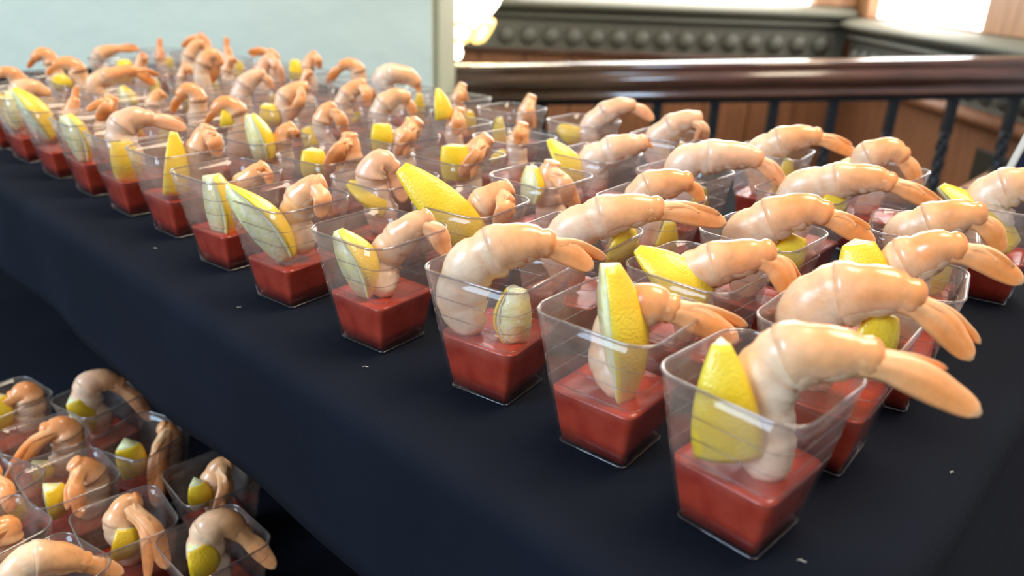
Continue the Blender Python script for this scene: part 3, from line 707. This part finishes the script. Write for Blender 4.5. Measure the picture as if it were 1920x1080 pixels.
# shrimp: points along the body (pixel, optional depth shift), then the tail tips
S = {
 'A0': ([(1450,905,-.008),(1422,800,-.002),(1428,715),(1478,668),(1560,662)], [(1632,668)], [(1838,778,-.004),(1776,692,.004)], .0100, .55),
 'A1': ([(1168,745,-.010),(1150,665,.002),(1172,590,.004),(1215,570)], [(1258,578)], [(1384,640,-.004),(1402,612)], .0092, .75),
 'A2': ([(888,628,-.004),(862,560),(880,500),(932,468),(985,456)], [(1026,456)], [(1112,505,-.004),(1138,487)], .0102, .45),
 'A3': ([(720,556,-.010),(716,500,.004),(735,460,.004),(775,425)], [(803,408)], [(838,478,-.006),(822,430,-.002)], .0080, .35),
 'A4': ([(574,474,-.008),(556,425,.004),(556,385,.004),(585,352)], [(605,342)], [(600,403,-.006),(622,402,-.002)], .0082, .35),
 'A5': ([(425,447,-.008),(440,400,.004),(455,355,.004),(478,330)], [(497,312)], [(505,342,-.006),(478,312,-.004)], .0078, .6),
 'A6': ([(352,340,.004),(372,285)], [(390,238)], [(408,290,-.006),(402,262,-.006)], .0085, .4),
 'A7': ([(226,262),(228,238),(250,222)], [(280,222)], [(350,243,-.004),(345,228)], .0095, .25),
 'A8': ([(196,250),(200,215)], [(212,182)], [(182,224,-.004),(160,206,-.004)], .0075, .75),
 'A9': ([(128,225),(135,205)], [(140,188)], [(145,160),(150,172)], .0075, .6),
 'A10': ([(38,205),(38,175),(60,166)], [(85,176)], [(100,190),(98,182)], .0105, .2),
 'A11': ([(38,155),(22,138)], [(5,135)], [(-15,152),(-12,145)], .0085, .9),
 'B0': ([(1520,655),(1508,600),(1545,556),(1610,545),(1665,545)], [(1712,556)], [(1822,676,-.004),(1838,645)], .0108, .8),
 'B1': ([(1290,540),(1300,510),(1340,493),(1390,483)], [(1440,472)], [(1486,562,-.005),(1502,530)], .0090, .85),
 'B2': ([(1050,470),(1062,440),(1110,412),(1170,397)], [(1232,390)], [(1362,420),(1350,402)], .0096, .4),
 'B3': ([(890,405),(905,382),(930,366)], [(956,350)], [(932,428,-.006),(966,392,-.004)], .0080, .55),
 'B4': ([(702,362),(698,325),(716,303)], [(736,316)], [(757,380,-.005),(768,366)], .0092, .3),
 'B5': ([(655,305),(655,275)], [(655,252)], [(608,313,-.004),(640,305)], .0085, .65),
 'B6': ([(530,262),(535,248)], [(550,236)], [(560,260),(545,250)], .0070, .5),
 'B7': ([(448,225),(440,202),(420,194)], [(404,206)], [(386,232),(392,222)], .0082, .85),
 'B8': ([(372,205),(368,178),(352,168)], [(338,178)], [(322,212),(330,200)], .0082, .85),
 'B9': ([(285,200),(292,182)], [(300,172)], [(314,184),(310,178)], .0070, .5),
 'B10': ([(176,158),(195,146),(225,137)], [(252,132)], [(292,160),(300,142)], .0085, .9),
 'B11': ([(150,145),(142,124),(122,118)], [(105,122)], [(88,142),(92,132)], .0085, 1.0),
 'B12': ([(100,125),(92,106),(78,100)], [(66,108)], [(52,128),(56,118)], .0085, 1.0),
 'C0': ([(1690,500),(1725,480),(1760,466)], [(1795,462)], [(1918,532),(1902,500)], .0100, .85),
 'C1': ([(1390,450),(1415,425),(1462,405),(1512,393)], [(1545,400)], [(1640,460),(1634,430)], .0102, .85),
 'C2': ([(1200,372),(1220,352),(1255,343)], [(1288,340)], [(1320,380),(1312,365)], .0092, .85),
 'C3': ([(1030,365),(1030,330)], [(1036,305)], [(1082,388,-.004),(1060,380)], .0085, .3),
 'C4': ([(880,305),(895,282)], [(916,258)], [(862,326,-.006),(884,330,-.006)], .0085, .55),
 'C5': ([(755,270),(768,248)], [(784,226)], [(742,288,-.006),(758,288,-.006)], .0085, .55),
 'C6': ([(602,248),(608,215)], [(625,198)], [(650,252),(642,232)], .0082, .4),
 'C7': ([(530,190),(552,168)], [(575,162)], [(545,222),(558,205)], .0082, .3),
 'C8': ([(450,180),(465,152)], [(492,138)], [(512,168),(505,158)], .0095, .15),
 'C9': ([(378,135),(390,105),(405,104)], [(412,118)], [(392,158),(402,148)], .0085, .6),
 'C10': ([(340,152),(345,130)], [(348,120)], [(360,140),(355,132)], .0060, .4),
 'C11': ([(262,130),(266,112)], [(270,102)], [(262,96),(276,118)], .0075, .7),
 'D0': ([(1695,440),(1745,418),(1795,405)], [(1835,402)], [(1880,476),(1864,450)], .0100, .85),
 'D1': ([(1488,362),(1530,344),(1590,336),(1640,335)], [(1668,342)], [(1776,396),(1762,374)], .0098, .75),
 'D2': ([(1270,325),(1292,300),(1345,292),(1395,292)], [(1420,298)], [(1474,352),(1470,330)], .0098, .25),
 'D3': ([(1105,308),(1128,290),(1165,277)], [(1205,268)], [(1226,276),(1224,262)], .0098, .15),
 'D4': ([(968,275),(975,255)], [(980,232)], [(968,268,-.006),(990,266,-.006)], .0075, .55),
 'D5': ([(850,250),(855,228)], [(862,204)], [(855,252,-.006),(874,250,-.006)], .0075, .5),
 'D6': ([(708,232),(718,198),(745,180)], [(762,184)], [(778,224),(768,214)], .0095, .25),
 'D7': ([(640,200),(655,172)], [(682,155)], [(690,200,-.005),(706,188)], .0085, .5),
 'D8': ([(570,168),(574,148)], [(578,132)], [(588,140),(570,150)], .0070, .3),
 'D9': ([(485,150),(495,122)], [(510,104)], [(522,142),(530,160)], .0085, .35),
 'D10': ([(425,132),(430,118)], [(432,105)], [(445,118),(436,120)], .0070, .5),
 'D11': ([(352,112),(368,84)], [(378,82)], [(396,106),(390,96)], .0085, .3),
 'E0': ([(1850,372),(1885,352),(1930,345)], [(1975,350)], [(2050,400),(2040,372)], .0110, .5),
 'E1': ([(1620,305),(1645,287),(1672,282)], [(1692,292)], [(1724,352),(1716,335)], .0100, .6),
 'E2': ([(1420,292),(1448,272),(1492,258)], [(1532,255)], [(1606,292),(1598,272)], .0100, .75),
 'E3': ([(1225,268),(1250,242),(1285,226)], [(1312,222)], [(1322,268),(1302,262)], .0098, .35),
 'E4': ([(1105,240),(1128,216),(1160,200)], [(1185,198)], [(1226,226),(1216,212)], .0095, .35),
 'E5': ([(985,215),(990,200)], [(998,180)], [(985,245,-.008),(1002,240,-.008)], .0078, .3),
 'E6': ([(858,190),(862,175)], [(868,158)], [(860,202,-.006),(878,188,-.004)], .0075, .4),
 'E7': ([(702,165),(715,145),(738,138),(765,142)], [(780,155)], [(786,178),(792,168)], .0110, .05),
 'E8': ([(675,152),(670,128),(655,120)], [(640,122)], [(612,158),(620,148)], .0085, .9),
 'E9': ([(575,132),(582,114)], [(592,100)], [(600,128),(588,124)], .0085, .5),
 'E10': ([(514,122),(514,106)], [(506,97)], [(464,98),(470,106)], .0082, 1.0),
 'E11': ([(428,115),(427,98)], [(426,92)], [(424,68),(430,72)], .0082, .7),
 'E12': ([(388,100),(384,78)], [(374,66)], [(340,88),(346,80)], .0080, .8),
 'E13': ([(300,108),(300,100)], [(300,94)], [(300,70),(304,74)], .0085, .9),
 'E14': ([(172,118),(190,100)], [(218,92)], [(262,92),(256,86)], .0090, .5),
 'L0': ([(162,755),(165,725),(190,712)], [(225,718)], [(285,790,-.01),(272,762)], .0098, .15),
 'L1': ([(318,838),(315,808)], [(302,800)], [(292,942,-.03),(300,925,-.03)], .0080, .5),
 'L2': ([(400,915),(412,878)], [(432,868)], [(402,958,-.02),(412,950,-.02)], .0085, .3),
 'L3': ([(385,1040),(388,1000),(420,980)], [(455,1000)], [(516,1066,-.015),(500,1040)], .0095, .25),
 'L4': ([(225,985),(236,950)], [(258,938)], [(312,1062,-.03),(274,1080,-.03)], .0090, .4),
 'L5': ([(178,915),(165,885)], [(138,868)], [(148,958,-.02),(124,948,-.02)], .0090, .55),
 'L6': ([(132,825),(118,802)], [(85,806)], [(4,920,-.02),(16,880,-.02)], .0095, .8),
 'L7': ([(58,752),(48,735)], [(25,745)], [(-30,800,-.01),(-20,790)], .0095, .8),
 'L8': ([(10,1010),(12,988)], [(-8,985)], [(-30,1050,-.02),(-20,1040,-.02)], .0085, .7),
 'L9': ([(35,1075),(62,1050),(110,1046)], [(160,1052)], [(232,1076,-.01),(228,1062)], .0100, .15),
 'L10': ([(-30,905),(-20,890)], [(-5,885)], [(22,960,-.02),(10,950,-.02)], .0085, .6),
}
for key, (pts, jt, tips, r_, warm) in S.items():
    c_ = cups[key]; far = c_.P.y > .62
    auto = not (key in ('A0', 'A1', 'A2', 'A3', 'A4', 'A5'))
    pk = {'A7': .5, 'C8': .5, 'D2': .35, 'D3': .3, 'B4': .5, 'E4': .4, 'C3': .3, 'A6': .2, 'D9': .5, 'L0': .3, 'E3': .4, 'A3': .3, 'A4': .2}.get(key, .08)
    c_.shrimp = make_shrimp(c_, pts + jt, tips, r_ * (.90 if far else .96), warm, 0 if far else 1, auto, pk)

# lemon wedges: top pixel, bottom pixel, radius, rind direction, cut range
LM = {
 'A0': ((1352,648,-.010),(1346,848,-.012),.0235,82,.06,.60), 'A1': ((1148,498,-.006),(1172,762,-.008),.0215,38,.10,.90),
 'A2': ((962,540,-.004),(962,638,-.006),.0190,200,.16,.80), 'A3': ((632,432,-.006),(685,562,-.010),.0220,22,.05,.92),
 'A4': ((432,340,-.004),(548,482,-.010),.0235,8,.02,.84), 'A5': ((402,328,-.004),(418,452,-.008),.0225,22,.14,.85),
 'A6': ((327,248,-.004),(316,362,-.008),.0215,60,.06,.60), 'A7': ((222,262,-.006),(234,342,-.008),.0220,75,.20,.75),
 'A8': ((128,214,-.004),(152,304,-.008),.0215,12,.12,.90), 'A9': ((28,164,-.004),(86,262,-.008),.0225,35,.06,.85),
 'A10': ((12,172,-.004),(22,242,-.006),.0210,200,.1,.8), 'A11': ((-12,170,0),(0,215,0),.0200,60,.1,.8),
 'B0': ((1655,585,.004),(1600,700,.0),.0180,70,.2,.8), 'B1': ((1196,466,-.004),(1312,572,-.004),.0225,40,.05,.72),
 'B2': ((1236,430,.004),(1195,500,0),.0190,60,.15,.8), 'B3': ((752,314,-.004),(890,455,-.006),.0255,62,.08,.72),
 'B4': ((628,345,-.004),(722,400,-.004),.0200,40,.05,.8), 'B5': ((586,280,-.004),(588,330,-.004),.0185,85,.25,.75),
 'B6': ((474,214,-.004),(500,300,-.004),.0215,18,.10,.75), 'B7': ((432,190,.004),(425,240,0),.0180,70,.1,.7),
 'C0': ((1608,455,-.006),(1572,572,-.006),.0235,75,.18,.75), 'C1': ((1490,440,.006),(1450,530,0),.0180,80,.2,.8),
 'C3': ((1002,312,-.002),(1000,382,-.004),.0190,15,.10,.80), 'C4': ((850,272,-.004),(852,338,-.006),.0215,82,.30,.75),
 'C5': ((714,232,0),(714,282,-.002),.0180,80,.25,.75), 'C6': ((562,240,-.002),(590,280,0),.0180,75,.2,.7),
 'C7': ((500,196,-.004),(505,236,-.002),.0190,80,.2,.7), 'D1': ((1602,368,-.004),(1545,400,0),.0180,80,.2,.8),
 'D3': ((1030,262,-.006),(1082,345,-.004),.0215,50,.04,.72), 'D4': ((930,285,0),(940,300,0),.0160,80,.2,.8),
 'D5': ((822,166,0),(826,222,0),.0190,55,.04,.62), 'D7': ((662,215,0),(675,228,0),.0160,80,.2,.8),
 'E0': ((1768,346,-.006),(1892,470,-.004),.0235,18,.06,.72), 'E1': ((1578,302,0),(1600,345,0),.0180,200,.2,.8),
 'E4': ((1040,238,-.002),(1088,262,0),.0185,62,.1,.8), 'E9': ((552,112,0),(556,150,0),.0185,80,.15,.7),
 'B10': ((232,160,-.004),(250,206,-.004),.0200,20,.06,.8), 'B11': ((108,140,-.004),(112,168,-.004),.0185,80,.2,.7),
 'C11': ((230,112,0),(234,128,0),.0180,80,.2,.7),
 'L0': ((138,748,-.004),(165,810,-.004),.0200,75,.22,.75), 'L1': ((238,832,-.006),(252,890,-.006),.0210,84,.30,.75),
 'L2': ((368,905,-.006),(378,945,-.004),.0170,80,.2,.75), 'L3': ((366,1022,-.006),(382,1075,-.006),.0200,65,.2,.75),
 'L4': ((236,985,-.006),(228,1040,-.006),.0200,75,.22,.75), 'L5': ((95,912,-.006),(102,965,-.006),.0190,55,.22,.75),
 'L6': ((70,870,-.004),(80,900,0),.0180,60,.2,.7), 'L7': ((-6,742,0),(0,800,0),.0190,80,.2,.7),
}
for key, c_ in cups.items():
    if key in LM:
        a, b, Rr, phi, s0, s1 = LM[key]; c_.lemon = make_lemon(c_, a, b, Rr, phi, s0, s1)
    else:
        sh = c_.shrimp.location; nH = Vector((c_.P.x, c_.P.y, 0)).normalized(); side = Vector((nH.y, -nH.x, 0))
        sg = -1 if (Vector((sh.x, sh.y, 0)) - Vector((c_.P.x, c_.P.y, 0))).dot(side) >= 0 else 1
        A_ = c_.P + side * sg * .012 - nH * .004; A_.z = c_.P.z + .052 + rnd.uniform(-.008, .006)
        B_ = c_.P + side * sg * .006; B_.z = c_.P.z + .018
        c_.lemon = make_lemon(c_, A_, B_, .0165, 90 - 30 * sg, .12, .75, auto=True)

# lint on the cloth
for px, py, zz, where in ((448, 578, 0, 'below the sixth front-row cup'), (687, 688, 0, 'below the fourth front-row cup'), (1505, 1052, 0, 'right of the nearest front cup foot'), (1786, 888, 0, 'on the bare cloth at right'), (293, 466, 0, 'below the seventh front-row cup')):
    P = onz(px, py, zz); root_path = [Vector((-.0012, 0, .0004)), Vector((-.0003, .0008, .0006)), Vector((.0006, .0002, .0004)), Vector((.0014, .0012, .0003))]
    vs = []; fs = []
    for i, p in enumerate(catmull(root_path, 8)):
        for j in range(5): t = 2 * math.pi * j / 5; vs.append(p + Vector((0, math.cos(t), math.sin(t))) * .00016)
    bridge(8, 5, fs, 0); o = mk('lint', vs, fs, M_edge); o.location = P; o.rotation_euler = (0, 0, rnd.uniform(0, 3)); tag(o, 'tiny white lint fibre on the navy cloth ' + where, 'lint')

# ================================================================== labels
LN = {0: 'at the back right of the lower cluster', 1: 'second from the right in the lower cluster', 2: 'at the right edge of the lower cluster', 3: 'nearest the drape at the bottom of the lower cluster',
      4: 'at the front centre of the lower cluster', 5: 'in the middle of the lower cluster', 6: 'left of centre, behind the middle lower cup', 7: 'at the back left of the lower cluster',
      8: 'low on the left frame edge, lower cluster', 9: 'at the bottom left frame edge, lower cluster', 10: 'on the left frame edge, middle of lower cluster'}
def where(key):
    i = int(key[1:])
    if key[0] == 'L': return LN[i]
    return ('nearest' if i == 0 else ORD[i] + ' from the near end') + ' in the ' + ROWN[key[0]]
for key, c_ in cups.items():
    wh = where(key); gl = 'lower tier' if key[0] == 'L' else ROWN[key[0]]
    tag(c_.o, 'clear square cup of red sauce, ' + wh, 'cup', 'cups in the ' + gl)
    warm = S[key][4]; colr = 'orange-tailed' if warm > .7 else ('pale pink' if warm < .32 else 'peach')
    tag(c_.shrimp, colr + ' shrimp in the cup ' + wh, 'shrimp', 'shrimp in the ' + gl)
    tag(c_.lemon, 'lemon wedge in the cup ' + wh, 'lemon wedge', 'lemon wedges in the ' + gl)
